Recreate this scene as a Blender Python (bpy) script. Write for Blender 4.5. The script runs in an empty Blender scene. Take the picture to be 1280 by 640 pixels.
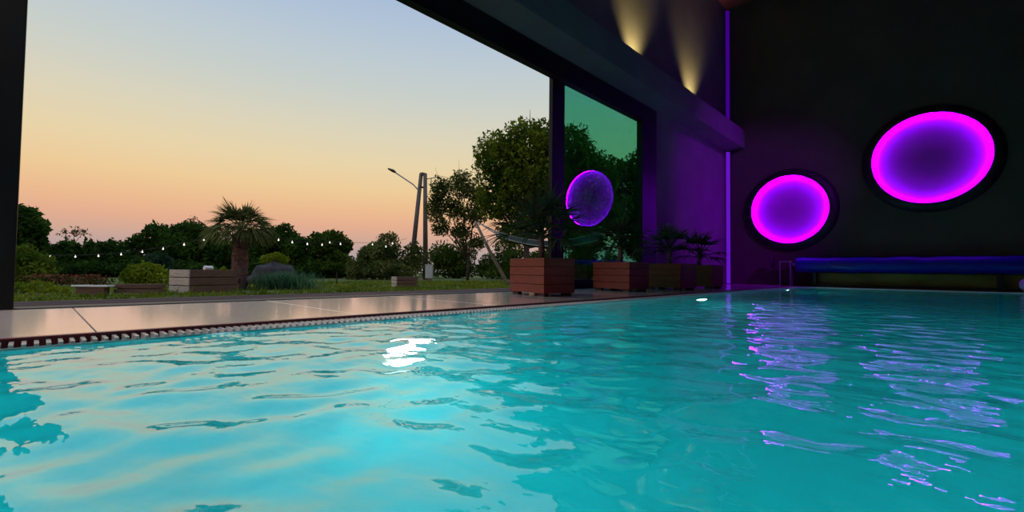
import bpy, math, random
import numpy as np
from mathutils import Vector, Matrix
PI = math.pi
random.seed(4)
RNG = np.random.default_rng(11)
C = bpy.context.scene.collection
SC = bpy.context.scene

# ------------------------------------------------------------------ helpers
def lin(r, g, b):
    f = lambda c: (c/255/12.92) if c/255 <= .04045 else ((c/255+.055)/1.055)**2.4
    return (f(r), f(g), f(b), 1)

class MB:
    """collects vertices and faces; build() links them as one mesh object"""
    def __init__(s): s.v = []; s.f = []; s.sm = []
    def add(s, vs, fs, smooth=False):
        b = len(s.v); s.v.extend(tuple(map(float, q)) for q in vs)
        for f in fs: s.f.append(tuple(b+i for i in f)); s.sm.append(smooth)
        return s
    def box(s, x0, x1, y0, y1, z0, z1, M=None):
        vs = [Vector((x, y, z)) for z in (z0, z1) for y in (y0, y1) for x in (x0, x1)]
        if M: vs = [M @ q for q in vs]
        return s.add(vs, [(0,2,3,1),(4,5,7,6),(0,1,5,4),(2,6,7,3),(0,4,6,2),(1,3,7,5)])
    def tube(s, pts, rad, n=10, cap=True):
        pts = [Vector(q) for q in pts]
        if not hasattr(rad, '__len__'): rad = [rad]*len(pts)
        vs = []; up = None
        for i, q in enumerate(pts):
            d = (pts[min(i+1, len(pts)-1)] - pts[max(i-1, 0)]).normalized()
            if up is None:
                up = d.orthogonal().normalized()
            up = (up - d*up.dot(d)).normalized(); w = d.cross(up)
            for k in range(n):
                a = 2*PI*k/n; vs.append(q + (up*math.cos(a)+w*math.sin(a))*rad[i])
        fs = [(i*n+k, i*n+(k+1) % n, (i+1)*n+(k+1) % n, (i+1)*n+k) for i in range(len(pts)-1) for k in range(n)]
        s.add(vs, fs, True)
        if cap:
            b = len(s.v)-len(vs)
            s.f.append(tuple(b+k for k in reversed(range(n)))); s.sm.append(False)
            s.f.append(tuple(b+(len(pts)-1)*n+k for k in range(n))); s.sm.append(False)
        return s
    def lathe(s, prof, n=48, M=None, closed=False):
        vs = []
        for r, z in prof:
            for k in range(n):
                a = 2*PI*k/n; q = Vector((r*math.cos(a), r*math.sin(a), z)); vs.append(M @ q if M else q)
        m = len(prof)
        fs = [(i*n+k, i*n+(k+1) % n, ((i+1) % m)*n+(k+1) % n, ((i+1) % m)*n+k) for i in range(m if closed else m-1) for k in range(n)]
        return s.add(vs, fs, True)
    def build(s, name, mat, parent=None, bevel=0, kind=None, auto=None):
        me = bpy.data.meshes.new(name); me.from_pydata(s.v, [], s.f)
        me.polygons.foreach_set('use_smooth', s.sm); me.materials.append(mat); me.update()
        o = bpy.data.objects.new(name, me); C.objects.link(o)
        if parent: o.parent = parent
        if bevel:
            m = o.modifiers.new('bevel', 'BEVEL'); m.width = bevel; m.segments = 2; m.limit_method = 'ANGLE'
        if kind: o['kind'] = kind
        return o

def arr_mesh(name, V, F, mat, parent=None, smooth=False):
    me = bpy.data.meshes.new(name); me.from_pydata(V.tolist(), [], F.tolist())
    if smooth: me.polygons.foreach_set('use_smooth', [True]*len(F))
    me.materials.append(mat); me.update()
    o = bpy.data.objects.new(name, me); C.objects.link(o)
    if parent: o.parent = parent
    return o

def thing(name, label, cat, loc=(0,0,0), rz=0, group=None):
    o = bpy.data.objects.new(name, None); C.objects.link(o)
    o.empty_display_size = .1; o.location = loc; o.rotation_euler = (0,0,rz)
    return tag(o, label, cat, group)
def tag(o, label, cat, group=None):
    o['label'] = label; o['category'] = cat
    if group: o['group'] = group
    return o
def dup(root, loc, rz, label, group=None):
    r = root.copy(); C.objects.link(r); r.location = loc; r.rotation_euler = (0,0,rz); r['label'] = label
    if group: r['group'] = group
    for ch in root.children:
        c = ch.copy(); C.objects.link(c); c.parent = r
        for g in ch.children:
            d = g.copy(); C.objects.link(d); d.parent = c
    return r

# ------------------------------------------------------------------ materials
def mat(name, col, rough=.6, metal=0, var=.25, vscale=6, bump=0, bscale=40, stretch=(1,1,1), spec=.5, coat=0):
    m = bpy.data.materials.new(name); m.use_nodes = True
    n = m.node_tree.nodes; l = m.node_tree.links; p = n['Principled BSDF']
    p.inputs['Roughness'].default_value = rough; p.inputs['Metallic'].default_value = metal
    p.inputs['Specular IOR Level'].default_value = spec
    if coat: p.inputs['Coat Weight'].default_value = coat; p.inputs['Coat Roughness'].default_value = .10; p.inputs['Coat IOR'].default_value = 1.9
    tc = n.new('ShaderNodeTexCoord'); mp = n.new('ShaderNodeMapping'); mp.inputs['Scale'].default_value = stretch
    l.new(tc.outputs['Object'], mp.inputs['Vector'])
    nz = n.new('ShaderNodeTexNoise'); nz.inputs['Scale'].default_value = vscale; nz.inputs['Detail'].default_value = 5
    l.new(mp.outputs['Vector'], nz.inputs['Vector'])
    r = n.new('ShaderNodeValToRGB'); c = col
    r.color_ramp.elements[0].position = .3; r.color_ramp.elements[1].position = .7
    r.color_ramp.elements[0].color = (c[0]*(1-var), c[1]*(1-var), c[2]*(1-var), 1)
    r.color_ramp.elements[1].color = (min(1, c[0]*(1+var)), min(1, c[1]*(1+var)), min(1, c[2]*(1+var)), 1)
    l.new(nz.outputs['Fac'], r.inputs['Fac']); l.new(r.outputs['Color'], p.inputs['Base Color'])
    if bump:
        b = n.new('ShaderNodeBump'); b.inputs['Strength'].default_value = bump; b.inputs['Distance'].default_value = .01
        nb = n.new('ShaderNodeTexNoise'); nb.inputs['Scale'].default_value = bscale; nb.inputs['Detail'].default_value = 4
        l.new(mp.outputs['Vector'], nb.inputs['Vector']); l.new(nb.outputs['Fac'], b.inputs['Height']); l.new(b.outputs['Normal'], p.inputs['Normal'])
    return m

def emat(name, col, strength):
    m = bpy.data.materials.new(name); m.use_nodes = True
    n = m.node_tree.nodes; l = m.node_tree.links; n.remove(n['Principled BSDF'])
    e = n.new('ShaderNodeEmission'); e.inputs['Color'].default_value = col; e.inputs['Strength'].default_value = strength
    l.new(e.outputs[0], n['Material Output'].inputs[0]); return m

def leafmat(name, c0, c1, transl=.3, scale=1.2):
    m = bpy.data.materials.new(name); m.use_nodes = True
    n = m.node_tree.nodes; l = m.node_tree.links; n.remove(n['Principled BSDF'])
    tc = n.new('ShaderNodeTexCoord')
    nz = n.new('ShaderNodeTexNoise'); nz.inputs['Scale'].default_value = scale; nz.inputs['Detail'].default_value = 6
    l.new(tc.outputs['Object'], nz.inputs['Vector'])
    r = n.new('ShaderNodeValToRGB'); r.color_ramp.elements[0].position = .35; r.color_ramp.elements[1].position = .65
    r.color_ramp.elements[0].color = c0; r.color_ramp.elements[1].color = c1
    l.new(nz.outputs['Fac'], r.inputs['Fac'])
    d = n.new('ShaderNodeBsdfDiffuse'); t = n.new('ShaderNodeBsdfTranslucent'); x = n.new('ShaderNodeMixShader')
    x.inputs[0].default_value = transl
    l.new(r.outputs[0], d.inputs[0]); l.new(r.outputs[0], t.inputs[0])
    l.new(d.outputs[0], x.inputs[1]); l.new(t.outputs[0], x.inputs[2]); l.new(x.outputs[0], n['Material Output'].inputs[0])
    return m

M = {}
M['plaster'] = mat('grey_plaster', (.12,.11,.105), .85, var=.12, vscale=1.5, bump=.15, bscale=60)
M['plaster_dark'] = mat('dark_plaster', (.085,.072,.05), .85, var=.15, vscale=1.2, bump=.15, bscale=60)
M['ceiling'] = mat('red_brown_ceiling', (.32,.07,.05), .7, var=.2, vscale=3, stretch=(1,8,1))  # red-brown base colour with stretched noise
M['frame'] = mat('black_powder_coat', (.005,.005,.006), .45, var=.1, spec=.25)
M['tile'] = mat('beige_stone_tile', (.93,.85,.80), .2, var=.05, vscale=3, bump=.02, bscale=90, spec=.8, coat=.8)
M['joint'] = mat('tile_joint', (.10,.08,.08), .8)
M['terrace'] = mat('weathered_boards', (.15,.095,.085), .8, spec=.15, var=.7, vscale=5, stretch=(.5,9,1), bump=.3, bscale=30)
M['maroon'] = mat('maroon_edge_rail', (.17,.02,.035), .45, var=.2)
M['white_plastic'] = mat('white_plastic', (.88,.86,.86), .25, var=.03, spec=.8, coat=.6)
M['gutter'] = mat('gutter_dark', (.09,.012,.025), .6)
M['liner'] = mat('turquoise_liner', (.004,.64,.68), .7, var=.05, vscale=2)
M['redwood'] = mat('red_stained_wood', (.25,.030,.013), .5, var=.35, vscale=7, stretch=(8,1,14), bump=.3, bscale=30)
M['redwood_dark'] = mat('red_stained_foot', (.07,.014,.01), .6, var=.2)
M['soil'] = mat('soil', (.03,.02,.013), .95, var=.5, vscale=30, bump=.8, bscale=50)
M['oldwood'] = mat('brown_old_wood', (.16,.08,.055), .75, var=.4, vscale=6, stretch=(1,8,14), bump=.4, bscale=30)
M['palewood'] = mat('pale_end_wood', (.60,.48,.40), .75, var=.3, vscale=6, stretch=(8,1,14), bump=.4, bscale=30)
M['bark'] = mat('bark', (.06,.04,.03), .9, var=.5, vscale=9, stretch=(1,1,.3), bump=.9, bscale=18)
M['palmbark'] = mat('fibrous_palm_bark', (.19,.10,.095), .95, var=.6, vscale=14, stretch=(1,1,2.5), bump=1, bscale=30)
M['pole'] = mat('grey_weathered_pole', (.13,.10,.09), .8, var=.3, vscale=4, stretch=(1,1,.2), bump=.3)
M['steel'] = mat('galvanised_steel', (.3,.3,.3), .45, .6, var=.1)
M['box_grey'] = mat('pale_grey_metal', (.46,.46,.46), .5, var=.08)
M['stand_wood'] = mat('hammock_stand_wood', (.30,.23,.17), .6, var=.25, vscale=8)
M['rope'] = mat('pale_rope', (.6,.56,.5), .8, var=.15)
M['cloth'] = mat('green_hammock_cloth', (.014,.02,.012), .9, var=.3, vscale=10)
M['rock'] = mat('grey_rock', (.035,.032,.034), .9, var=.35, vscale=3, bump=1, bscale=8)
M['lawn'] = mat('lawn_soil', (.075,.11,.016), .95, var=.45, vscale=2.5, bump=.8, bscale=25)
M['cable'] = mat('black_cable', (.02,.02,.02), .6)
M['vinyl'] = mat('blue_cover_vinyl', (.004,.007,.36), .4, var=.08)
M['olive'] = mat('olive_lit_wall', (.20,.18,.018), .35, var=.35, vscale=2.2)  # yellow light on the wall, put into an olive base colour
M['dark_metal'] = mat('dark_metal', (.02,.02,.022), .45, var=.1)
M['grey_metal'] = mat('grey_metal', (.22,.2,.24), .45, var=.1)
M['disc'] = mat('niche_glow_tint', (.55,.05,.62), .9, var=.02)  # violet of the LED glow partly put into the base colour
M['ring'] = mat('dark_round_surround', (.012,.01,.012), .6, var=.1)
M['led'] = emat('purple_led', (.30,0,1,1), 92)
M['led_strip'] = emat('violet_led', (.20,.012,.85,1), .62)
M['led_strip_dim'] = emat('violet_led_dim', (.20,.0,1,1), .22)
M['lamp_lens'] = emat('pool_lamp_lens', (.9,1,1,1), 28)
M['bulb'] = emat('bulb_glow', (1,.93,.82,1), 1.6)
M['rust'] = leafmat('rusty_flowers', lin(70,45,30), lin(150,95,75), .2, 4)
M['white_ball'] = mat('pale_float', (.6,.5,.7), .4, var=.03)

def glass_mat():
    m = bpy.data.materials.new('green_tinted_glass'); m.use_nodes = True
    n = m.node_tree.nodes; l = m.node_tree.links; n.remove(n['Principled BSDF'])
    t = n.new('ShaderNodeBsdfTransparent'); t.inputs[0].default_value = (.36,.80,.66,1)
    g = n.new('ShaderNodeBsdfGlossy'); g.inputs['Roughness'].default_value = 0; g.inputs['Color'].default_value = (.9,1,.97,1)
    x = n.new('ShaderNodeMixShader')
    x.inputs[0].default_value = .27; l.new(t.outputs[0], x.inputs[1]); l.new(g.outputs[0], x.inputs[2])
    l.new(x.outputs[0], n['Material Output'].inputs[0]); return m
M['glass'] = glass_mat()

def water_mat():
    m = bpy.data.materials.new('pool_water'); m.use_nodes = True
    n = m.node_tree.nodes; l = m.node_tree.links; n.remove(n['Principled BSDF'])
    tc = n.new('ShaderNodeTexCoord'); mp = n.new('ShaderNodeMapping'); mp.inputs['Scale'].default_value = (1.5,.8,1); mp.inputs['Rotation'].default_value = (0,0,-.76)
    l.new(tc.outputs['Object'], mp.inputs['Vector'])
    nz = n.new('ShaderNodeTexNoise'); nz.inputs['Scale'].default_value = 8.0; nz.inputs['Detail'].default_value = 3.0; nz.inputs['Roughness'].default_value = .4
    l.new(mp.outputs['Vector'], nz.inputs['Vector'])
    b = n.new('ShaderNodeBump'); b.inputs['Strength'].default_value = .6; b.inputs['Distance'].default_value = .011
    l.new(nz.outputs['Fac'], b.inputs['Height'])
    rf = n.new('ShaderNodeBsdfRefraction'); rf.inputs['IOR'].default_value = 1.33; rf.inputs['Roughness'].default_value = 0
    rf.inputs['Color'].default_value = (.6,1,1,1)
    gl = n.new('ShaderNodeBsdfGlossy'); gl.inputs['Roughness'].default_value = 0; gl.inputs['Color'].default_value = (1,1,1,1)
    fr = n.new('ShaderNodeFresnel'); fr.inputs['IOR'].default_value = 1.7
    x = n.new('ShaderNodeMixShader')
    for q in (rf, gl, fr): l.new(b.outputs['Normal'], q.inputs['Normal'])
    l.new(fr.outputs[0], x.inputs[0]); l.new(rf.outputs[0], x.inputs[1]); l.new(gl.outputs[0], x.inputs[2])
    l.new(x.outputs[0], n['Material Output'].inputs[0]); return m
M['water'] = water_mat()

# ------------------------------------------------------------------ camera (phone held just over the water)
Rc = [(0.6873355442890753, -0.7262483670781582, 0.011539448563490179),
      (-0.03166027374340905, -0.01408431799790899, 0.9993994491958789),
      (0.725649692774229, 0.6872881064756196, 0.03267387448443151)]
cam = bpy.data.cameras.new('camera'); co = bpy.data.objects.new('camera', cam); C.objects.link(co)
cam.lens = 15.9944; cam.sensor_width = 36; cam.clip_start = .02; cam.clip_end = 500
r_, u_, f_ = map(Vector, Rc)
mw = Matrix((( r_.x, u_.x, -f_.x, 0), (r_.y, u_.y, -f_.y, 0), (r_.z, u_.z, -f_.z, .3), (0,0,0,1)))
co.matrix_world = mw; SC.camera = co

# ------------------------------------------------------------------ world: dusk sky by elevation
w = bpy.data.worlds.new('dusk_sky'); SC.world = w; w.use_nodes = True
n = w.node_tree.nodes; l = w.node_tree.links
tc = n.new('ShaderNodeTexCoord'); sp = n.new('ShaderNodeSeparateXYZ'); l.new(tc.outputs['Generated'], sp.inputs[0])
asn = n.new('ShaderNodeMath'); asn.operation = 'ARCSINE'; l.new(sp.outputs['Z'], asn.inputs[0])
dv = n.new('ShaderNodeMath'); dv.operation = 'DIVIDE'; dv.inputs[1].default_value = PI/2; l.new(asn.outputs[0], dv.inputs[0])
cr = n.new('ShaderNodeValToRGB'); l.new(dv.outputs[0], cr.inputs[0])
stops = [(0,(165,150,158)),(2.0,(184,162,160)),(3.4,(208,168,150)),(5.0,(228,174,144)),(7,(236,188,144)),(9.5,(238,204,154)),(12.5,(232,212,170)),
         (16,(220,212,186)),(20,(203,208,200)),(24,(190,203,210)),(28,(177,195,215)),(32,(164,185,216)),(50,(185,202,230)),(90,(190,206,235))]
els = cr.color_ramp.elements
els.remove(els[1]); els[0].position = 0; els[0].color = lin(*stops[0][1])
for e, c in stops[1:]:
    k_ = 1.45 if e == 90 else (1.15 if e == 50 else 1)
    q = els.new(e/90); q.color = tuple(k_*v for v in lin(*c)[:3])+(1,)
bg = n['Background']; l.new(cr.outputs[0], bg.inputs[0]); bg.inputs[1].default_value = 1.0

SC.view_settings.view_transform = 'Standard'; SC.view_settings.look = 'None'
SC.view_settings.exposure = 0; SC.view_settings.gamma = 1; SC.view_settings.use_curve_mapping = False
SC.cycles.use_denoising = True
SC.cycles.sample_clamp_indirect = 3.0

# ------------------------------------------------------------------ room shell
XE, YW = 12.95, 4.24          # end wall, garden wall
XB, YR, ZC = -4.0, -5.2, 7.55
b = MB()
b.box(XB, XE+.25, YW, YW+.26, 3.62, ZC)
b.box(8.75, XE+.25, YW, YW+.26, -.3, 3.62)
b.box(XB, -.45, YW, YW+.26, -.3, 3.62)
b.build('wall_left', M['plaster'], kind='structure')
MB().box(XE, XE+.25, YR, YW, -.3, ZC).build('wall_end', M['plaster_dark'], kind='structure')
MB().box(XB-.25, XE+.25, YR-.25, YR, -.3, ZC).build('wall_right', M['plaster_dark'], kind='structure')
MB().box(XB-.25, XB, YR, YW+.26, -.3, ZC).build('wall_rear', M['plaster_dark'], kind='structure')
MB().box(XB-.25, XE+.25, YR-.25, YW+.26, ZC, ZC+.2).build('ceiling', M['ceiling'], kind='structure')
# ledge (bulkhead) along the garden wall
MB().box(XB, XE, 3.78, YW, 3.62, 4.11).build('trim_ledge', M['plaster'], kind='structure', bevel=.012)
# black aluminium head, posts and threshold of the opening
b = MB()
b.box(-.45, 8.75, YW-.005, YW+.12, 3.28, 3.615)
b.box(-.45, -.07, YW-.005, YW+.12, .02, 3.28)
b.box(8.15, 8.75, YW-.005, YW+.12, .02, 3.28)
b.box(-.07, 8.75, YW, YW+.22, .0, .026)
b.build('trim_door_frame', M['frame'], kind='structure', bevel=.004)
# sliding glass leaf parked at the end of the opening
d = MB()
D0, D1 = YW+.125, YW+.20                                        # it runs on the outer track
d.box(5.49, 5.80, D0, D1, .027, 3.40)
d.box(8.62, 8.74, D0, D1, .027, 3.40)
d.box(5.80, 8.62, D0, D1, .027, .17)
d.box(5.80, 8.62, D0, D1, 3.36, 3.40)
door = d.build('door_1', M['frame'], kind='structure', bevel=.004)
MB().box(5.80, 8.62, D0+.035, D0+.041, .17, 3.36).build('pane', M['glass'], door)
h0 = D0-.04
MB().tube([(5.62, h0, 1.0),(5.62, h0, 1.35)], .014).tube([(5.62, h0, 1.03),(5.62, D0+.002, 1.03)], .01).tube([(5.62, h0, 1.32),(5.62, D0+.002, 1.32)], .01).build('door_handle', M['dark_metal'], door)

# deck: beige slabs with open joints on a dark bed
PX0, PX1, PY0, PY1 = -2.0, 12.35, -2.4, 2.41     # pool
GY = 2.545                                         # gutter outer line
b = MB()
b.box(XB, XE, GY+.02, YW, -.3, .012)
b.box(PX1+.14, XE, YR, GY+.02, -.3, .012)
b.box(XB, PX0-.14, YR, GY+.02, -.3, .012)
b.box(PX0-.14, PX1+.14, YR, PY0-.14, -.3, .012)
b.build('floor_bed', M['joint'], kind='structure')
b = MB(); x = .2-1.2*4
while x < XE:
    x0, x1 = max(XB, x+.003), min(XE, x+1.2-.003)
    if x1 > x0+.01:
        b.box(x0, x1, GY+.022, YW, .0, .02)
        b.box(x0, x1, YR, PY0-.145, .0, .02)
    x += 1.2
y = YR
while y < GY:
    y1 = min(GY+.018, y+1.2-.006)
    b.box(PX1+.145, XE, y, y1, .0, .02); b.box(XB, PX0-.145, y, y1, .0, .02)
    y += 1.2
b.build('floor', M['tile'], kind='structure', bevel=.002)

# maroon edge rail behind the gutter, gutter channel and its grate
b = MB()
b.box(PX0-.14, PX1+.14, GY-.015, GY+.02, -.1, .026); b.box(PX1+.11, PX1+.14, PY0, GY-.015, -.1, .026)
b.build('trim_edge_rail', M['maroon'], kind='structure')
b = MB()
b.box(PX0, PX1, PY1, GY-.015, -.14, -.05); b.box(PX1, PX1+.11, PY0, GY-.015, -.14, -.05)
b.build('gutter_channel', M['gutter'], kind='structure')
b = MB()
b.box(PX0, PX1, PY1, PY1+.008, -.06, .004)                # lip at the water
x = PX0
while x < PX1-.012:
    b.box(x, x+.013, PY1+.008, GY-.017, -.012, .014); x += .032
y = PY0
while y < PY1:
    b.box(PX1+.004, PX1+.108, y, y+.013, -.012, .014); y += .032
b.box(PX1, PX1+.006, PY0, PY1, -.06, .006)
tag(b.build('gutter_grate', M['white_plastic']), 'white slatted overflow grate running along the pool edge', 'grate')

# pool shell
b = MB()
b.box(PX0-.1, PX1+.1, PY0-.1, PY1+.1, -1.75, -1.6)
b.box(PX0-.1, PX0, PY0-.1, PY1, -1.6, -.01); b.box(PX1, PX1+.1, PY0-.1, PY1, -1.6, -.15)
b.box(PX0, PX1, PY0-.1, PY0, -1.6, -.01); b.box(PX0, PX1+.1, PY1, PY1+.1, -1.6, -.15)
b.box(PX0, PX1, PY1-.004, PY1-.0005, -.16, -.004); b.box(PX1-.004, PX1-.0005, PY0, PY1, -.16, -.004)
cv = []                                                       # cove added along the long walls to soften the dark floor corner
for sgn, yw in ((-1, PY1), (1, PY0)):
    base = len(b.v); K = 10; rc = .55
    pr = [(yw+sgn*(rc-rc*math.cos(PI/2*k/K)), -1.6+rc-rc*math.sin(PI/2*k/K)) for k in range(K+1)]
    b.add([(xx, q[0], q[1]) for xx in (PX0, PX1) for q in pr], [(k, k+1, K+2+k, K+1+k) for k in range(K)], True)
b.build('pool_shell', M['liner'], kind='structure')

# water: displaced surface
st = .016
xs = np.arange(PX0+.001, PX1-.004, st); ys = np.arange(PY0+.001, PY1-.004, st)
gx, gy = np.meshgrid(xs, ys, indexing='ij')
h = np.zeros_like(gx)
main = math.atan2(.69, .72)
WAVES = [(1.1,.003,8,.7),(.50,.009,14,.6),(.27,.040,22,.55),(.16,.054,26,.65),(.095,.026,24,1.1)]
wr = np.random.default_rng(5)
for lam, slope, cnt, spread in WAVES:
    for k in range(cnt):
        L = lam*wr.uniform(.75,1.35); th = main + wr.normal(0, spread)
        kk = 2*PI/L; a = slope*math.sqrt(2/cnt)/kk
        h += a*np.sin(kk*(gx*math.cos(th)+gy*math.sin(th)) + wr.uniform(0, 2*PI))
calm = .27+.93*np.clip((6.0-gx)/5, 0, 1)                      # the far end lies calmer
edge = .3+.7*np.clip((PY1-gy)/1.1, 0, 1)
h *= calm*edge
nx, ny = gx.shape
V = np.stack([gx, gy, h-.004], -1).reshape(-1, 3)
ii = np.arange(nx*ny).reshape(nx, ny)
F = np.stack([ii[:-1,:-1], ii[1:,:-1], ii[1:,1:], ii[:-1,1:]], -1).reshape(-1, 4)
wo = arr_mesh('pool_water', V, F, M['water'], smooth=True); wo['kind'] = 'structure'

# ------------------------------------------------------------------ underwater lamps
def pool_lamp(loc, label):
    t = thing('pool_lamp', label, 'pool light', loc, 0, 'underwater lamps along the pool wall')
    Mx = Matrix.Rotation(PI/2, 4, 'X')                        # lathe axis towards -Y
    MB().lathe([(.0001,.02),(.09,.024),(.155,.02)], 32, Mx).build('lens', M['lamp_lens'], t)
    MB().lathe([(.155,.0),(.155,.026),(.18,.026),(.19,.0)], 32, Mx).build('trim_ring', M['white_plastic'], t)
    return t
for x, lab in ((1.6,'underwater pool lamp glaring white nearest the camera, left of the planters'),
               (6.3,'small bright underwater lamp in front of the red planters'),
               (11.0,'farthest underwater lamp, below the left purple disc')):
    pool_lamp((x, PY1-.006, -.95), lab)
def area(name, loc, rot, size, power, col, sy=None, spread=PI):
    a = bpy.data.lights.new(name, 'AREA'); a.energy = power; a.color = col; a.size = size
    if sy: a.shape = 'RECTANGLE'; a.size_y = sy
    else: a.shape = 'DISK'
    a.spread = spread
    o = bpy.data.objects.new(name, a); C.objects.link(o); o.location = loc; o.rotation_euler = rot; return o
for x, e in ((-1.2,28), (1.6,28), (3.95,17), (6.3,5), (8.65,1.2), (11.0,.6)):  # added unseen lights along the right wall, evening out the water
    area('pool_lamp_and_fill', (x, PY0+.03, -.9), (PI/2, 0, 0), .27, e, (.85,.97,1))
for x, e in ((-.8,5), (1.6,7), (6.3,3), (11.0,1)):
    area('pool_lamp_and_fill', (x, PY1-.08, -.95), (-PI/4, 0, 0), .27, e, (.85,.97,1))

# ------------------------------------------------------------------ round purple niches on the end wall
def round_light(y, z, R, label):
    t = thing('round_wall_light', label, 'wall light', (XE, y, z), 0, 'round purple wall lights')
    Mx = Matrix.Rotation(-PI/2, 4, 'Y')                       # lathe axis towards -X
    MB().lathe([(R+.032,.115),(R,.125),(R+.002,.135),(R+.06,.135),(R+.17,.06),(R+.19,.0)], 96, Mx).build('surround', M['ring'], t)
    MB().lathe([*[(max(.0001,(R+.022)*k/16), .008+.05*(1-(k/16)**2)) for k in range(17)],(R+.032,.02),(R+.032,.115)], 96, Mx).build('disc', M['disc'], t)  # bulged so the ring's light fades towards the centre
    q = []
    for k in range(12):
        a = 2*PI*k/12; q.append((R+.016+.012*math.cos(a), .075+.012*math.sin(a)))
    MB().lathe(q, 96, Mx, True).build('led_ring', M['led'], t)
    return t
round_light(2.75, 1.90, .835, 'lower left glowing purple disc above the motor stand of the cover reel')
round_light(.18, 2.76, .94, 'upper right glowing purple disc high on the dark end wall')
# quarter-round led diffusers standing in the corner
def led_channel(z0, z1, label, m):
    t = thing('led_corner_light', label, 'led strip', (XE, YW, z0), 0, 'violet corner lights')
    hh = z1-z0; v = []; nseg = 8; rr = .085
    for z in (0, hh):
        for k in range(nseg+1):
            a = PI+PI/2*k/nseg; v.append((-.004+rr*math.cos(a), -.004+rr*math.sin(a), z))
    fs = [(k, k+1, nseg+2+k, nseg+1+k) for k in range(nseg)]
    MB().add(v, fs, True).build('diffuser', m, t)
    c = MB()
    for z in (0, hh-.01): c.box(-.092, -.003, -.092, -.003, z-.001, z+.011)
    c.box(-.012,-.003,-.095,-.083,0,hh).box(-.095,-.083,-.012,-.003,0,hh).build('holder', M['dark_metal'], t)
led_channel(.022, 3.60, 'bright violet corner light standing below the ledge', M['led_strip'])
led_channel(4.13, 7.5, 'dimmer violet corner light rising above the ledge', M['led_strip_dim'])
# warm uplights on the ledge
for x in (-.4, 2.32, 5.04, 7.75, 10.45):
    s = bpy.data.lights.new('ledge_uplight', 'SPOT'); s.energy = 170; s.color = (1,.78,.28); s.spot_size = math.radians(84); s.spot_blend = 1; s.shadow_soft_size = .05
    o = bpy.data.objects.new('ledge_uplight', s); C.objects.link(o); o.location = (x, 3.93, 4.13)
    o.rotation_euler = Vector((0, .30, 1)).to_track_quat('-Z', 'Y').to_euler()

# added unseen spot, standing in for the violet wash on the corner
s = bpy.data.lights.new('violet_fill_spot', 'SPOT'); s.energy = 2100; s.color = (.36,.0,1); s.spot_size = math.radians(30); s.spot_blend = .7; s.shadow_soft_size = .15
o = bpy.data.objects.new('violet_fill_spot', s); C.objects.link(o); o.location = (7.5,-4.6,6.6)
o.rotation_euler = (Vector((12.0,4.2,1.9))-Vector((7.5,-4.6,6.6))).to_track_quat('-Z','Y').to_euler()

# added unseen spot behind the camera, brightening the near deck
s = bpy.data.lights.new('deck_fill_spot', 'SPOT'); s.energy = 400; s.color = (1,.91,.88); s.spot_size = math.radians(72); s.spot_blend = 1; s.shadow_soft_size = .12
o = bpy.data.objects.new('deck_fill_spot', s); C.objects.link(o); o.location = (-1.3,3.9,3.55)
o.rotation_euler = (Vector((0.7,3.3,0))-Vector((-1.3,3.9,3.55))).to_track_quat('-Z','Y').to_euler()

# ------------------------------------------------------------------ cover reel
t = thing('pool_cover_reel', 'rolled blue pool cover on a low reel along the end wall', 'pool cover reel', (12.66, .3, .02))
R = Matrix.Rotation(PI/2, 4, 'X')
pts = [(0, 2.25-5.0*k/40, .50+.006*math.sin(k*1.3)) for k in range(41)]
MB().tube(pts, [.172+.006*math.sin(k*.9)+.004*math.sin(k*2.3) for k in range(41)], 40).build('cover_roll', M['vinyl'], t)
MB().tube([(0,2.42,.50),(0,-2.9,.50)], .04, 16).build('axle', M['grey_metal'], t)
for y in (1.88, -1.08, -2.6):
    MB().box(-.08,.08,y-.035,y+.035,0,.32).build('leg', M['dark_metal'], t, bevel=.006)
MB().box(-.10,-.05,-2.6,1.9,.015,.06).build('bottom_rail', M['dark_metal'], t, bevel=.004)
MB().box(.12,.14,-2.6,1.88,.0,.31).build('lit_wall_panel', M['olive'], t)  # added panel standing in for the lit wall behind
b = MB().box(-.12,.1,2.35,2.375,0,.60).box(-.12,.1,2.375,2.6,.56,.60).box(-.12,-.095,2.575,2.6,0,.56)
b.build('motor_stand', M['grey_metal'], t, bevel=.004)
MB().lathe([(.0001,-.03),(.13,-.03),(.15,0),(.13,.03),(.0001,.03)], 28, Matrix.Translation((0,2.78,.55)) @ R).build('hand_wheel', M['dark_metal'], t)
bl = MB().lathe([(.125*math.sin(PI*k/14)+.0001, .125-.125*math.cos(PI*k/14)) for k in range(15)], 24).build('float_ball', M['white_ball'])
bl.location = (12.43, -1.13, .028); tag(bl, 'pale lavender ball on the pool edge at the right end of the reel', 'ball')

# ------------------------------------------------------------------ plant geometry
class LF:
    """leaf quads / strips collected with numpy"""
    def __init__(s): s.V = []; s.F = []; s.n = 0
    def strips(s, P, W, side):
        """P (k,3) centre line, W (k,) half width, side (3,)"""
        k = len(P); L = P-side*W[:,None]; Rr = P+side*W[:,None]
        s.V.append(np.concatenate([L, Rr])); i = np.arange(k-1)
        s.F.append(np.stack([i, i+1, i+1+k, i+k], -1)+s.n); s.n += 2*k
    def quads(s, c, a, b):
        n = len(c); v = np.stack([c-a, c+b*.9-a*.1, c+a, c-b*.9-a*.1], 1).reshape(-1, 3)
        s.V.append(v); s.F.append(np.arange(4*n).reshape(n, 4)+s.n); s.n += 4*n
    def build(s, name, m, parent=None):
        return arr_mesh(name, np.concatenate(s.V), np.concatenate(s.F), m, parent)
def unit(a): return a/np.linalg.norm(a, axis=-1, keepdims=True)

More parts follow.
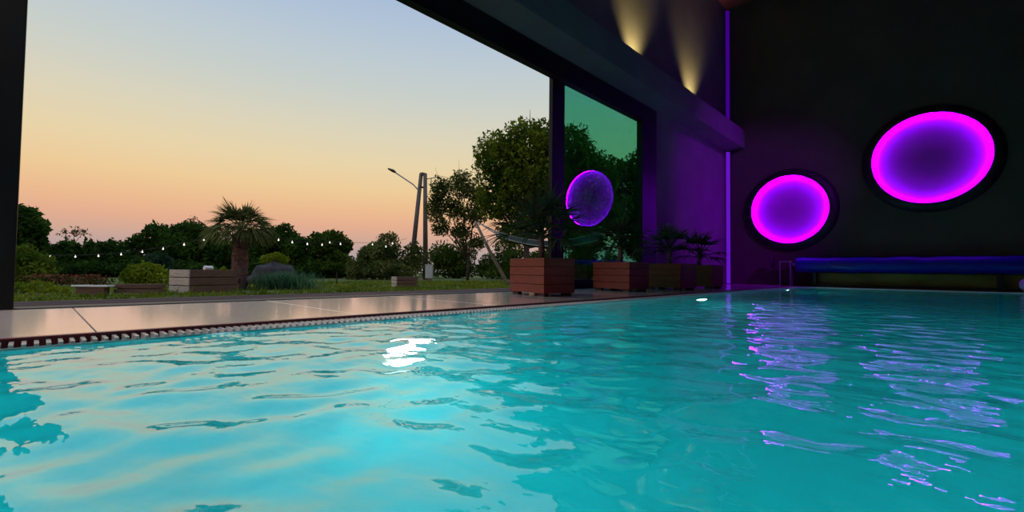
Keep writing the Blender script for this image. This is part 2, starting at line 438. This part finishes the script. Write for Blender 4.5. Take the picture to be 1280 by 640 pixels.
def fan_leaf(lf, base, az, el, pet, rad, nl, droop, rng, wid=.013, span=2.5):
    """one fan frond: petiole and a fan of narrow drooping leaflets"""
    d = np.array([math.cos(az)*math.cos(el), math.sin(az)*math.cos(el), math.sin(el)])
    side = np.array([-math.sin(az), math.cos(az), 0.]); nrm = np.cross(d, side)
    tt = np.linspace(0, 1, 6)
    P = base + d*pet*tt[:,None] + np.array([0,0,-1.])*(pet*droop*.35*tt**2)[:,None]
    lf.strips(P, np.full(6, .009), side); lf.strips(P, np.full(6, .007), nrm)
    hub = P[-1]; dd = unit(P[-1]-P[-2])
    for k in range(nl):
        a = (k/(nl-1)-.5)*span + rng.normal(0,.04)
        ld = unit(dd*math.cos(a) + side*math.sin(a) + nrm*rng.normal(0,.10))
        L = rad*(1-.28*abs(a)/(span/2))*rng.uniform(.85,1.08)
        q = np.linspace(0, 1, 6)
        Q = hub + ld*L*q[:,None] + np.array([0,0,-1.])*(L*droop*rng.uniform(.6,1.4)*q**2.2)[:,None]
        sd = unit(np.cross(ld, nrm + rng.normal(0,.25,3)))
        lf.strips(Q, wid*np.array([.5,1,1,.8,.5,.05])*rng.uniform(.8,1.2), sd)

M['fan'] = leafmat('palm_leaf', (.02,.04,.018,1), (.075,.11,.055,1), .2, 3)
M['fan_out'] = leafmat('garden_palm_leaf', (.07,.085,.025,1), (.22,.23,.08,1), .25, 2)

def indoor_palm(label, loc, hgt, spread, n, seed, rz=0):
    rng = np.random.default_rng(seed)
    t = thing('palm', label, 'palm', loc, rz, 'fan palms in the red planters')
    MB().tube([(0,0,.001),(.01,.005,hgt*.14),(0,.0,hgt*.32)], [.035,.04,.03], 10).build('trunk', M['palmbark'], t)
    lf = LF()
    for k in range(n):
        f = k/n; az = k*2.39996+rng.normal(0,.2); el = 1.40-1.30*f**.9+rng.normal(0,.08)
        fan_leaf(lf, np.array([0,0,hgt*(.32-.06*f)]), az, el, spread*rng.uniform(.5,.75)*(.75+.35*f), spread*rng.uniform(.55,.72), 17, .12+.28*f, rng, .011)
    lf.build('fronds', M['fan'], t)
    return t

# ------------------------------------------------------------------ planters
t = thing('planter', 'nearest red-brown slatted planter box beside the door jamb', 'planter', (4.17,3.47,.02), math.radians(-15.2), 'red wooden planters along the glass')
hx, hy = .215, .362
b = MB()
for k in range(4):
    z0 = .035+.1*k; z1 = z0+.094
    b.box(-hx, -hx+.022, -hy, hy, z0, z1); b.box(hx-.022, hx, -hy, hy, z0, z1)
    b.box(-hx+.022, hx-.022, -hy, -hy+.022, z0, z1); b.box(-hx+.022, hx-.022, hy-.022, hy, z0, z1)
b.box(-hx+.022,-hx+.03,-hy+.022,hy-.022,.04,.42); b.box(hx-.03,hx-.022,-hy+.022,hy-.022,.04,.42)
b.box(-hx+.03,hx-.03,-hy+.022,-hy+.03,.04,.42); b.box(-hx+.03,hx-.03,hy-.03,hy-.022,.04,.42)
b.build('slatted_box', M['redwood'], t, bevel=.003)
for sx in (-1,1):
    for sy in (-1,1):
        MB().box(sx*(hx-.055)-.03, sx*(hx-.055)+.03, sy*(hy-.09)-.06, sy*(hy-.09)+.06, 0, .036).build('foot', M['redwood_dark'], t)
MB().box(-hx+.031,hx-.031,-hy+.031,hy-.031,.34,.37).build('soil', M['soil'], t)
P1 = t
dup(P1, (6.14,3.55,.02), math.radians(-12), 'red-brown slatted planter box in front of the green glass pane')
dup(P1, (7.36,3.33,.02), math.radians(-12), 'dark red planter box standing left of the corner planter')
dup(P1, (8.72,3.36,.02), math.radians(-8), 'dark planter box farthest along the purple wall, by the corner')
indoor_palm('bushy fan palm growing in the nearest planter before the door jamb', (4.17,3.47,.39), 1.15, .62, 30, 1)
indoor_palm('fan palm in front of the green glass pane, in the second planter', (6.14,3.55,.39), .95, .50, 22, 2)
indoor_palm('dark fan palm in front of the black post and purple wall', (7.36,3.33,.39), .95, .48, 18, 3)
indoor_palm('low dark palm nearest the violet corner strip', (8.72,3.36,.39), .75, .55, 14, 8)

# ------------------------------------------------------------------ garden
ZG = -.25
b = MB()                                                       # boards of the terrace
k = 0; y = YW+.265
while y < 5.30:
    b.box(-6, 9.5, y, y+.128, -.1, .014-.002*(k % 2)); y += .136; k += 1
b.build('terrace', M['terrace'], kind='structure', bevel=.003)
gx = np.linspace(-25, 60, 120); gy = np.linspace(4.4, 75, 110)
GX, GY_ = np.meshgrid(gx, gy, indexing='ij')
GZ = ZG + .03*np.sin(GX*1.1+.5*GY_)*np.sin(GY_*.9) - .05
V = np.stack([GX, GY_, GZ], -1).reshape(-1,3); ii = np.arange(V.shape[0]).reshape(GX.shape)
F = np.stack([ii[:-1,:-1], ii[1:,:-1], ii[1:,1:], ii[:-1,1:]], -1).reshape(-1,4)
lo = arr_mesh('lawn', V, F, M['lawn'], smooth=True); lo['kind'] = 'structure'
M['grass'] = leafmat('grass_blades', lin(78,98,24), lin(138,148,52), .35, 1.5)
g = LF(); rng = np.random.default_rng(3); N = 26000
gxp = rng.uniform(-2.5, 20, N); gyp = 8.8 + rng.uniform(0, 1, N)**1.3*11
keep = gyp < 22-.2*gxp
for cx, cy, rr in ((2.88,12.95,.7),(8.75,13.3,.45),(1.65,12.7,.45),(1.0,12.85,.42),(3.9,13.88,.24),(4.85,13.25,.75),(6.15,18,1.0),(2.35,17.3,.6),(4.0,15.2,.35),(8.3,17.4,.1),(.75,18.2,1.2),(.05,13.6,.7)):
    keep &= (gxp-cx)**2+(gyp-cy)**2 > rr*rr
gxp, gyp = gxp[keep], gyp[keep]; N = len(gxp)
hh = rng.uniform(.015,.05,N)*np.where(rng.uniform(0,1,N) > .97, 2.6, 1)
ang = rng.uniform(0, 2*PI, N); c = np.stack([gxp, gyp, ZG-.05+hh], -1)
a = np.stack([rng.normal(0,.3,N)*hh, rng.normal(0,.3,N)*hh, hh], -1)
bb = np.stack([np.cos(ang), np.sin(ang), 0*ang], -1)*rng.uniform(.012,.03,N)[:,None]
g.quads(c, a, bb)
go = g.build('grass', M['grass']); tag(go, 'rough green grass of the lawn beyond the terrace', 'grass'); go['kind'] = 'stuff'

SIDE = np.array([.687,-.726,0.]); FW = np.array([.726,.687,0.])
LM = {}
def lm(key, c0, c1, tr=.3, sc=.9): LM[key] = leafmat('leaves_'+key, lin(*c0), lin(*c1), tr, sc)
lm('dark', (36,60,26), (68,98,38)); lm('mid', (42,66,24), (86,106,40)); lm('lush', (52,78,22), (112,128,44))
lm('blue', (34,58,44), (70,96,72)); lm('yellow', (80,104,22), (146,156,46)); lm('loose', (56,72,34), (114,122,66)); lm('twig', (70,62,46), (112,94,72))

def tree(label, cat, name, base, blobs, n, size, mkey, trunk=.12, group='garden trees', seed=0, shell=.55, narrow=.5, ztrunk=None, branches=True):
    """crown of many small leaves spread through ellipsoids, a trunk with a limb to every one of them"""
    rng = np.random.default_rng(seed+100)
    t = thing(name, label, cat, (base[0], base[1], ZG-.04), 0, group)
    lf = LF(); vol = np.array([q[2]*q[2]*q[3] for q in blobs])**(2/3); vol = vol/vol.sum()
    for q, vv in zip(blobs, vol):
        m = max(30, int(n*vv)); d = unit(rng.normal(0,1,(m,3)))
        rr = (shell + (1-shell)*rng.uniform(0,1,m)**.7)*(1+.16*np.sin(5*d[:,0]+q[0]*3)*np.sin(4*d[:,2]+q[1]*5)+.10*np.sin(11*d[:,1]+q[1]))
        cen = SIDE*q[0] + np.array([0,0,q[1]]) + FW*(q[4] if len(q) > 4 else 0)
        p = cen + d*rr[:,None]*np.array([q[2],q[2],q[3]])
        p = p[p[:,2] > .02]; m = len(p)
        a = unit(rng.normal(0,1,(m,3)) + d[:m]*.4)*size*rng.uniform(.6,1.3,m)[:,None]
        bvec = unit(np.cross(a, rng.normal(0,1,(m,3))))*np.linalg.norm(a,axis=1)[:,None]*narrow
        lf.quads(p, a, bvec)
    lf.build('foliage', LM[mkey], t)
    tb = MB(); zt = ztrunk if ztrunk else min(q[1] for q in blobs)*.8+.05
    tb.tube([(0,0,-.1),(.02,.01,zt*.5),(0,0,zt)], [trunk*1.2, trunk, trunk*.8], 8)
    if branches:
        for q in blobs:
            cen = SIDE*q[0] + np.array([0,0,q[1]]) + FW*(q[4] if len(q) > 4 else 0)
            s0 = np.array([0,0,zt*.85]); mid = (s0+cen)/2+np.array([0,0,.12*q[3]])
            tb.tube([s0, mid, cen, cen+(cen-mid)*.5+np.array([0,0,q[3]*.4])], [trunk*.7, trunk*.45, trunk*.25, trunk*.06], 6)
    tb.build('trunk', M['bark'], t)
    return t
def rb(n, w, h, z, seed, r=.5):
    """n overlapping lumps filling a mound of half width w, from the ground to z"""
    rng = np.random.default_rng(seed); out = []
    for k in range(n):
        a = rng.uniform(-1,1)*w*.75; top = z*math.sqrt(max(.15, 1-(a/w)**2*.75))
        rr = r*rng.uniform(.75,1.2); out.append((a, max(rr*.6, rng.uniform(.25,1)*(top-rr)), rr, rr*1.05, rng.uniform(-.4,.4)*w))
    return out
G = ZG
tree('tall dark tree rising beside the black door post', 'tree', 'tree', (-.45,29.4), [(-.6,2.3,1.2,1.0),(.2,2.5,.7,.7),(.75,2.25,.5,.45),(-.4,1.2,1.3,.9),(.5,1.5,.6,.5)], 8000, .14, 'dark', .12, seed=1)
tree('yellow-green bush low against the black door post', 'bush', 'bush', (-.15,22.6), [(-.3,.75,.6,.55),(.3,.55,.5,.5),(.0,.35,.9,.35)], 2600, .10, 'lush', .05, 'garden bushes', seed=2)
tree('dark dense conifer under the thin bare sapling, behind the rusty flowers', 'tree', 'conifer', (1.2,36.5), [(-.9,.7,.7,1.0),(0,.85,.75,1.15),(.8,.7,.7,1.1),(0,.4,1.7,.5)], 9500, .15, 'dark', .1, seed=3)
tree('dark pointed evergreen beside the gap of open sky', 'tree', 'conifer', (2.9,34.8), [(-.7,.95,.55,1.15),(.1,.9,.7,1.1),(.8,.7,.6,.9),(0,.4,1.7,.5)], 9500, .15, 'dark', .1, seed=4)
tree('thin bare sapling poking above the dark conifers', 'sapling', 'sapling', (1.7,38.6), [(-.5,2.55,.45,.3),(.1,2.7,.4,.45),(.6,2.6,.5,.3)], 130, .10, 'twig', .03, 'bare saplings', seed=5, shell=.2)
tree('broad round-topped dark green tree behind the wooden crate', 'tree', 'tree', (6.2,34.2), rb(10,3.5,3,3.35,31,.85)+[(-2.6,1.2,1.0,1.2),(2.6,1.3,1.0,1.2),(0,2.1,1.5,1.2),(1.2,2.3,1.1,1.0),(-1.2,2.2,1.1,1.0),(0,.6,3.2,.7)], 24000, .15, 'dark', .18, seed=6)
tree('sparse pinkish sapling on top of the broad round tree', 'sapling', 'sapling', (7.2,36.3), [(-.5,3.35,.4,.3),(.1,3.6,.45,.4),(.5,3.4,.4,.3)], 150, .10, 'twig', .03, 'bare saplings', seed=7, shell=.2)
tree('small weeping blue-green shrub left of the wooden crate', 'shrub', 'weeping_shrub', (4.6,30.0), [(-.35,.75,.35,.6),(.1,.7,.38,.55),(.4,.6,.32,.6),(0,.35,.6,.4)], 2600, .09, 'blue', .05, 'garden bushes', seed=8)
tree('dark bushy tree just behind the garden palm', 'tree', 'tree', (9.9,28.8), rb(8,2.0,3,3.3,41,.7)+[(-.2,2.2,.9,.9),(.6,2.3,.8,.9),(0,.6,2.0,.7)], 14000, .13, 'dark', .12, seed=9)
tree('rounded dark tree between the palm and the lamp pole', 'tree', 'tree', (13.5,29.4), rb(8,1.9,3,3.3,51,.7)+[(0,2.2,1.2,.9),(0,.6,2.0,.7)], 13000, .13, 'mid', .12, seed=10)
tree('loose airy shrub tree left of the lamp pole', 'tree', 'tree', (14.3,23.6), rb(9,2.2,3,2.8,61,.62)+[(0,.6,2.0,.6),(-.5,1.4,1,.8)], 10500, .11, 'loose', .07, seed=11)
tree('low dark hedge bush behind the grey utility box', 'bush', 'bush', (21.9,26.4), rb(13,3.5,2,3.0,71,.95)+[(0,.6,2.3,.6)], 6000, .13, 'mid', .08, 'garden bushes', seed=12)
tree('dark hedge bush behind the hammock stand', 'bush', 'bush', (24.6,22.6), rb(10,3.6,2,3.1,81,1.0)+[(0,.6,2.8,.7),(1.6,1.2,1.2,.9)], 8000, .13, 'mid', .08, 'garden bushes', seed=13)
tree('dark hedge bush seen through the green glass pane', 'bush', 'bush', (29.5,19.5), rb(9,3.0,2,2.6,91,.9)+[(0,.7,3.0,.8),(-1,1.3,1.2,.9)], 8000, .13, 'mid', .08, 'garden bushes', seed=14)
tree('dark hedge row behind the round-topped tree gap', 'bush', 'bush', (12.2,37.5), rb(7,1.8,2,3.2,95,.8)+[(0,.6,1.8,.7),(0,1.7,1.3,1.1)], 9000, .14, 'dark', .1, 'garden bushes', seed=15)
# big tree by the jamb
bigb = [(-1.5,6.5,1.5,1.5),(.1,7.4,1.6,1.3),(2.0,7.0,1.7,1.4),(-.2,5.4,1.7,1.3),(1.6,5.2,1.7,1.3),(3.4,5.6,1.5,1.5),(-1.6,4.2,1.2,1.0),(.4,3.7,1.3,1.0),(2.2,3.5,1.5,1.0),(4.0,3.8,1.4,1.2),(-.8,2.6,.9,.7),(3,2.2,1.3,.8)]
tree('big broadleaf tree behind the door jamb and hammock', 'tree', 'tree', (18.0,16.0), bigb, 34000, .125, 'lush', .17, seed=16, ztrunk=2.2, shell=.35)
loose = [(-1.6,5.3,.75,.8),(-.5,5.6,.8,.9),(.5,5.0,.8,.8),(-1.9,4.2,.7,.8),(-.8,4.2,.8,.8),(.3,3.8,.8,.7),(-1.6,3.1,.6,.6),(-.4,2.8,.7,.6),(.5,2.2,.6,.5)]
tree('airy small-leaved tree between lamp pole and big tree', 'tree', 'tree', (17.4,20.0), loose, 8500, .095, 'loose', .07, seed=17, ztrunk=1.4, shell=.2)
tree('tall dark tree seen through the green glass pane', 'tree', 'tree', (26.3,13.2), [(-1.8,6.2,1.5,1.5),(.2,7.2,1.7,1.4),(2.0,6.6,1.6,1.5),(-1.2,4.2,1.6,1.4),(1.0,4.4,1.8,1.5),(2.6,3.6,1.5,1.4),(-.2,2.4,1.8,1.2),(2.2,1.6,1.6,1.2)], 24000, .14, 'mid', .2, seed=23, ztrunk=1.8, shell=.35)
# foreground shrubs
tree('low yellow-green bush between the raised bed and the crate', 'bush', 'bush', (2.35,17.3), [(-.35,.3,.34,.34),(.1,.38,.38,.36),(.42,.25,.3,.3)], 1700, .06, 'yellow', .03, 'garden bushes', seed=18)
tree('bright green plant between the crate and the palm trunk', 'plant', 'bush', (4.0,15.2), [(-.16,.3,.18,.3),(.02,.22,.2,.22)], 700, .05, 'yellow', .02, 'garden bushes', seed=19)
tree('yellow-green bush on top of the grey rock', 'bush', 'bush', (6.3,18.3), [(-.3,.92,.26,.2),(.05,1.0,.3,.2),(.3,.9,.26,.2)], 900, .05, 'yellow', .03, 'garden bushes', seed=20, ztrunk=.7)
tree('small flat-topped topiary tree on a pale stem', 'topiary', 'topiary', (8.3,17.4), [(-.16,.68,.22,.13),(.12,.69,.24,.13)], 900, .045, 'mid', .022, 'garden bushes', seed=21, ztrunk=.6, branches=False)
tree('low green weeds beside the black door post', 'plant', 'weed_clump', (.05,13.6), [(-.25,.1,.22,.14),(.15,.12,.25,.16),(.5,.08,.2,.1)], 700, .045, 'yellow', .01, 'garden bushes', seed=22, branches=False)
# rusty flower bed
t = thing('flower_bed', 'patch of faded rust-coloured flowers in front of the conifers', 'flowers', (.75,18.2,ZG-.04))
rng = np.random.default_rng(77); lf = LF(); m = 1100
p = np.stack([rng.uniform(-1,1,m), rng.normal(0,.22,m), rng.uniform(.05,.34,m)], -1)
p = p[:,[0]]*SIDE*1.0 + p[:,[1]]*FW + p[:,[2]]*np.array([0,0,1.])
a = unit(rng.normal(0,1,(m,3)))*.035; bq = unit(np.cross(a, rng.normal(0,1,(m,3))))*.028
lf.quads(p, a, bq); lf.build('blossoms', M['rust'], t)
lf = LF(); p2 = p*np.array([1,1,.8]); a = unit(rng.normal(0,1,(m,3))+np.array([0,0,1.]))*.05; bq = unit(np.cross(a, rng.normal(0,1,(m,3))))*.02
lf.quads(p2[:600], a[:600], bq[:600]); lf.build('leaves', LM['dark'], t)

# ornamental grass clump
t = thing('ornamental_grass', 'blue-green ornamental grass clump right of the palm trunk', 'grass plant', (4.85,13.25,ZG-.04))
rng = np.random.default_rng(9); lf = LF()
for k in range(1500):
    bp = SIDE*rng.normal(0,.36) + FW*rng.normal(0,.16); az = rng.uniform(0,2*PI); le = rng.uniform(.35,.78); ln = rng.uniform(.1,.75)
    d = np.array([math.cos(az)*ln, math.sin(az)*ln, 1.]); q = np.linspace(0,1,5)
    P = bp + unit(d)*le*q[:,None] + np.array([math.cos(az),math.sin(az),-1.1])*(.22*le*q**2.2)[:,None]
    lf.strips(P, .008*np.array([1,1,.8,.5,.05]), np.array([-math.sin(az),math.cos(az),0]))
M['bluegrass'] = leafmat('blue_green_blades', lin(66,106,84), lin(112,152,108), .3, 4)
lf.build('blades', M['bluegrass'], t)

# rock
b = MB(); nu, nv = 28, 14; vs = []
rng = np.random.default_rng(21)
for j in range(nv+1):
    for i in range(nu):
        a = 2*PI*i/nu; e = PI/2*j/nv
        rr = 1+.10*math.sin(3*a+1)*math.cos(e)+.06*math.sin(7*a+5*e)+.05*math.sin(9*e)
        vs.append((.95*rr*math.cos(a)*math.cos(e), .6*rr*math.sin(a)*math.cos(e), .78*rr*math.sin(e)))
fs = [(j*nu+i, j*nu+(i+1) % nu, (j+1)*nu+(i+1) % nu, (j+1)*nu+i) for j in range(nv) for i in range(nu)]
rk = b.add(vs, fs, True).build('rock', M['rock']); rk.location = (6.15,18.0,ZG-.06); rk.rotation_euler = (0,0,-.81)
tag(rk, 'grey rounded rock mound behind the ornamental grass', 'rock')

# garden palm
t = thing('garden_palm', 'stout garden palm with a spreading fan crown', 'palm', (3.9,13.88,ZG-.04))
b = MB(); pr = []; pz = []
for k in range(33):
    z = -.05+1.70*k/32; pr.append((.15+.035*math.sin(PI*min(1, k/30))+.014*(k % 2))*(1 if k < 27 else 1-.09*(k-26))); pz.append(z)
b.lathe(list(zip(pr, pz)), 18)
rng = np.random.default_rng(5)
for k in range(170):                                            # old leaf bases
    z = rng.uniform(.05,1.5); a = rng.uniform(0,2*PI); r0 = .165
    b.tube([(r0*math.cos(a),r0*math.sin(a),z),((r0+.045)*math.cos(a),(r0+.045)*math.sin(a),z+.07)], [.022,.008], 5)
b.build('trunk', M['palmbark'], t)
lf = LF(); nfr = 58
for k in range(nfr):
    f = k/nfr; az = k*2.39996; el = 1.30-1.36*f**.6+rng.normal(0,.1)
    fan_leaf(lf, np.array([0,0,1.66]), az, el, rng.uniform(.36,.5)+.14*f, rng.uniform(.42,.60), 20, .16+.40*f, rng, .017, 2.3)
for k in range(5):
    fan_leaf(lf, np.array([0,0,1.66]), k*1.3, -.35+rng.normal(0,.15), rng.uniform(.2,.3), rng.uniform(.28,.36), 14, .6, rng, .012, 2.0)
lf.build('crown', M['fan_out'], t)

# wooden crates
def crate(label, loc, rz, L, D, Hh, rows=3, pale=True):
    t = thing('wooden_crate', label, 'crate', loc, rz, 'wooden crates on the lawn')
    b = MB(); hgap = .02; ph = (Hh-hgap*(rows-1))/rows
    for k in range(rows):
        z0 = k*(ph+hgap); b.box(-L/2, L/2, -D/2, -D/2+.03, z0, z0+ph); b.box(-L/2, L/2, D/2-.03, D/2, z0, z0+ph)
    b.box(-L/2+.03, L/2-.03, -D/2+.03, D/2-.03, .02, Hh-.012)
    b.build('side_boards', M['oldwood'], t, bevel=.004)
    e = MB()
    for k in range(rows):
        z0 = k*(ph+hgap); e.box(-L/2-.028, -L/2-.0005, -D/2, D/2, z0, z0+ph)
    e.build('end_boards', M['palewood'] if pale else M['oldwood'], t, bevel=.004)
    e2 = MB()
    for k in range(rows):
        z0 = k*(ph+hgap); e2.box(L/2+.0005, L/2+.028, -D/2, D/2, z0, z0+ph)
    e2.build('end_boards', M['oldwood'], t, bevel=.004)
    return t
ca = math.radians(20)
crate('wooden plank crate with pale end boards left of the palm', (2.88,12.95,ZG-.05), ca, 1.10, .72, .54)
pk = MB()
pk.tube([(-.10,0,.055),(-.09,0,.055),(.09,0,.055),(.10,0,.055)], [.045,.055,.055,.045], 14).build('towel_roll', M['white_plastic'])
o = bpy.data.objects['towel_roll']; o.location = (2.92,12.78,ZG-.05+.529); o.rotation_euler = (0,0,ca); tag(o, 'small white rolled bundle lying on the wooden crate', 'bundle')
crate('small wooden crate at the foot of the lamp pole', (8.75,13.3,ZG-.05), math.radians(-10), .72, .42, .36)
crate('low brown raised bed of boards right of the white board', (1.65,12.7,ZG-.02), math.radians(-36), .74, .40, .19, 2, False)
bd = MB().box(-.36,.36,-.10,.10,0,.035).build('white_board', M['white_plastic'], bevel=.004)
bd.location = (.90,12.85,ZG+.12); bd.rotation_euler = (0,0,math.radians(-44)); tag(bd, 'flat white board lying in the grass by the raised bed', 'board')
o = MB().box(-.28,.28,-.07,.07,0,.169).build('timber_block', M['oldwood'], bevel=.004); o.location = (.90,12.85,ZG-.05); o.rotation_euler = bd.rotation_euler; tag(o, 'low brown timber block under the white board', 'timber')

# utility pole with street lamp
t = thing('utility_pole', 'grey A-shaped utility pole carrying a street lamp', 'utility pole', (16.88,24.2,ZG-.04))
def rel(q): return (q[0]-16.88, q[1]-24.2, q[2]-ZG+.04)
MB().tube([rel((16.55,24.56,-.35)), rel((16.84,23.98,6.40))], [.17,.12], 12).build('pole_leg', M['pole'], t)
MB().tube([rel((17.24,23.87,-.35)), rel((17.02,23.80,6.42))], [.17,.12], 12).build('pole_leg', M['pole'], t)
MB().box(-.16,.16,-.1,.1,0,.16, Matrix.Translation(rel((16.92,23.9,6.30)))).build('pole_cap', M['pole'], t)
MB().box(-.16,.16,-.06,.06,0,.10, Matrix.Translation(rel((16.88,23.98,5.5)))).build('cross_brace', M['pole'], t)
MB().tube([rel((16.82,24.02,5.1)), rel((16.74,24.1,5.35)), rel((16.5,24.36,5.72)), rel((15.6,25.28,6.56))], .042, 8).build('lamp_arm', M['steel'], t)
MB().tube([rel((15.72,25.16,6.47)), rel((15.6,25.28,6.57)), rel((15.38,25.5,6.70))], [.06,.10,.05], 10).build('lamp_head', M['dark_metal'], t)
MB().tube([rel((17.02,23.78,6.05)), rel((17.5,23.3,6.18)), rel((17.6,23.2,6.2))], .03, 8).tube([rel((17.58,23.22,6.1)), rel((17.58,23.22,6.32))], [.06,.04], 8).build('insulator_arm', M['steel'], t)
MB().tube([rel((17.58,23.22,6.30)), rel((18.4,22.2,6.02)), rel((20.5,19.8,6.2))], .012, 5).build('overhead_wire', M['cable'], t)
t = thing('utility_box', 'pale grey utility box on a post beside the lamp pole', 'utility box', (15.04,20.5,ZG-.04), math.radians(-46))
MB().box(-.2,.2,-.12,.12,.12,.86).build('cabinet', M['box_grey'], t, bevel=.01)
MB().box(-.17,.17,-.135,-.121,.16,.80).build('door', M['box_grey'], t, bevel=.004)
MB().box(-.15,.15,-.09,.09,-.05,.12).build('plinth', M['pole'], t)
MB().box(-.22,.22,-.14,.14,.861,.89).build('roof_cap', M['box_grey'], t, bevel=.004)

# hammock
t = thing('hammock', 'dark green hammock slung on a leaning wooden stand behind the planters', 'hammock', (9.2,7.6,ZG-.04))
def rh(q): return (q[0]-9.2, q[1]-7.6, q[2]-ZG+.04)
A, Bq = Vector(rh((8.01,8.94,1.60))), Vector(rh((10.75,6.1,1.60)))
foot = Vector(rh((8.66,8.40,.02))); foot2 = Vector(rh((10.15,6.72,.02)))
MB().tube([A, A.lerp(foot,.5)+Vector((.0,0,-.05)), foot, foot.lerp(foot2,.15)+Vector((0,0,-.16))], [.035,.045,.05,.05], 10).build('stand_arm', M['stand_wood'], t)
MB().tube([Bq, Bq.lerp(foot2,.5)+Vector((0,0,-.05)), foot2, foot2.lerp(foot,.15)+Vector((0,0,-.16))], [.035,.045,.05,.05], 10).build('stand_arm', M['stand_wood'], t)
fl = foot.lerp(foot2,.15)+Vector((0,0,-.16)); fr_ = foot2.lerp(foot,.15)+Vector((0,0,-.16))
MB().tube([fl, fl.lerp(fr_,.5), fr_], .05, 10).build('base_beam', M['stand_wood'], t)
perp = Vector((.687,.726,0)).normalized()*.0 + Vector((.5,.55,0)).normalized()
for e in (fl, fr_):
    MB().tube([e-perp*.55+Vector((0,0,-.06)), e+perp*.55+Vector((0,0,-.06))], .04, 8).build('cross_foot', M['stand_wood'], t)
u = (Bq-A).normalized()
s1, s2 = A.lerp(Bq,.155)+Vector((0,0,-.33)), A.lerp(Bq,.845)+Vector((0,0,-.33))
hw = .44; tilt = Vector((0,0,.10))
def wv(i): return perp*hw*i + tilt*i
for sa, e in ((s1, A), (s2, Bq)):
    MB().tube([sa-wv(1), sa+wv(1)], .016, 8).build('spreader_bar', M['stand_wood'], t)
    rp = MB()
    for k in range(9): rp.tube([e, sa+wv(-1+k/4)], .0045, 4, False)
    rp.build('cords', M['rope'], t)
nu, nv = 30, 10; vs = []; edge1 = []; edge2 = []
for i in range(nu+1):
    f = i/nu; c0 = s1.lerp(s2, f)
    for j in range(nv+1):
        g_ = -1+2*j/nv; q = c0 + wv(g_) + Vector((0,0,-(.36 - .12*g_*g_)*4*f*(1-f)*1.0)); vs.append(q)
        if j == 0: edge1.append(q)
        if j == nv: edge2.append(q)
fs = [(i*(nv+1)+j, i*(nv+1)+j+1, (i+1)*(nv+1)+j+1, (i+1)*(nv+1)+j) for i in range(nu) for j in range(nv)]
cl = MB().add(vs, fs, True).build('cloth', M['cloth'], t); md = cl.modifiers.new('solid','SOLIDIFY'); md.thickness = .006
MB().tube(edge1, .010, 6).tube(edge2, .010, 6).build('hem_rope', M['rope'], t)

# string lights
def string_lights(label, bulbs, extra0, extra1):
    t = thing('string_lights', label, 'string lights', bulbs[0], 0, 'string lights over the lawn')
    o0 = Vector(bulbs[0]); pts = []
    seq = [extra0]+bulbs+[extra1]
    for a, c in zip(seq[:-1], seq[1:]):
        a, c = Vector(a), Vector(c)
        for k in range(5): pts.append(a.lerp(c, k/5)-o0+Vector((0,0,.07-.02*math.sin(PI*k/5))))
    MB().tube(pts, .006, 5).build('cable', M['cable'], t)
    src = None
    for q in bulbs:
        if src is None:
            src = MB().lathe([(.0001,-.032),(.018,-.026),(.026,-.006),(.020,.016),(.007,.03),(.007,.06)], 12).build('bulb', M['bulb'], t); ob = src
        else:
            ob = src.copy(); C.objects.link(ob); ob.parent = t
        ob.location = Vector(q)-o0
B1 = [(-0.12,24.84,.68),(.47,23.85,.62),(1.09,22.85,.63),(1.64,21.9,.66),(2.16,20.98,.72),(2.63,20.12,.81),(3.07,19.28,.91),(3.5,18.46,1.05),(3.89,17.68,1.2),(4.23,16.95,1.37)]
B2 = [(4.86,15.92,1.27),(5.27,16.11,1.30),(5.71,16.27,1.25),(6.2,16.38,1.20),(6.74,16.44,1.17),(7.29,16.48,1.17),(7.95,16.4,1.23)]
B3 = [(7.86,17.1,1.3),(9.55,16.9,1.31),(10.05,16.7,1.24),(10.3,16.6,1.38)]
string_lights('string of white bulbs sagging from the door post to the palm', B1, (-.7,25.8,.78), (4.55,16.3,1.6))
string_lights('string of white bulbs running right from behind the palm', B2, (4.55,16.3,1.6), (8.3,16.4,1.34))
string_lights('few white bulbs in front of the loose shrub tree', B3, (7.5,17.2,1.38), (10.9,16.2,1.6))
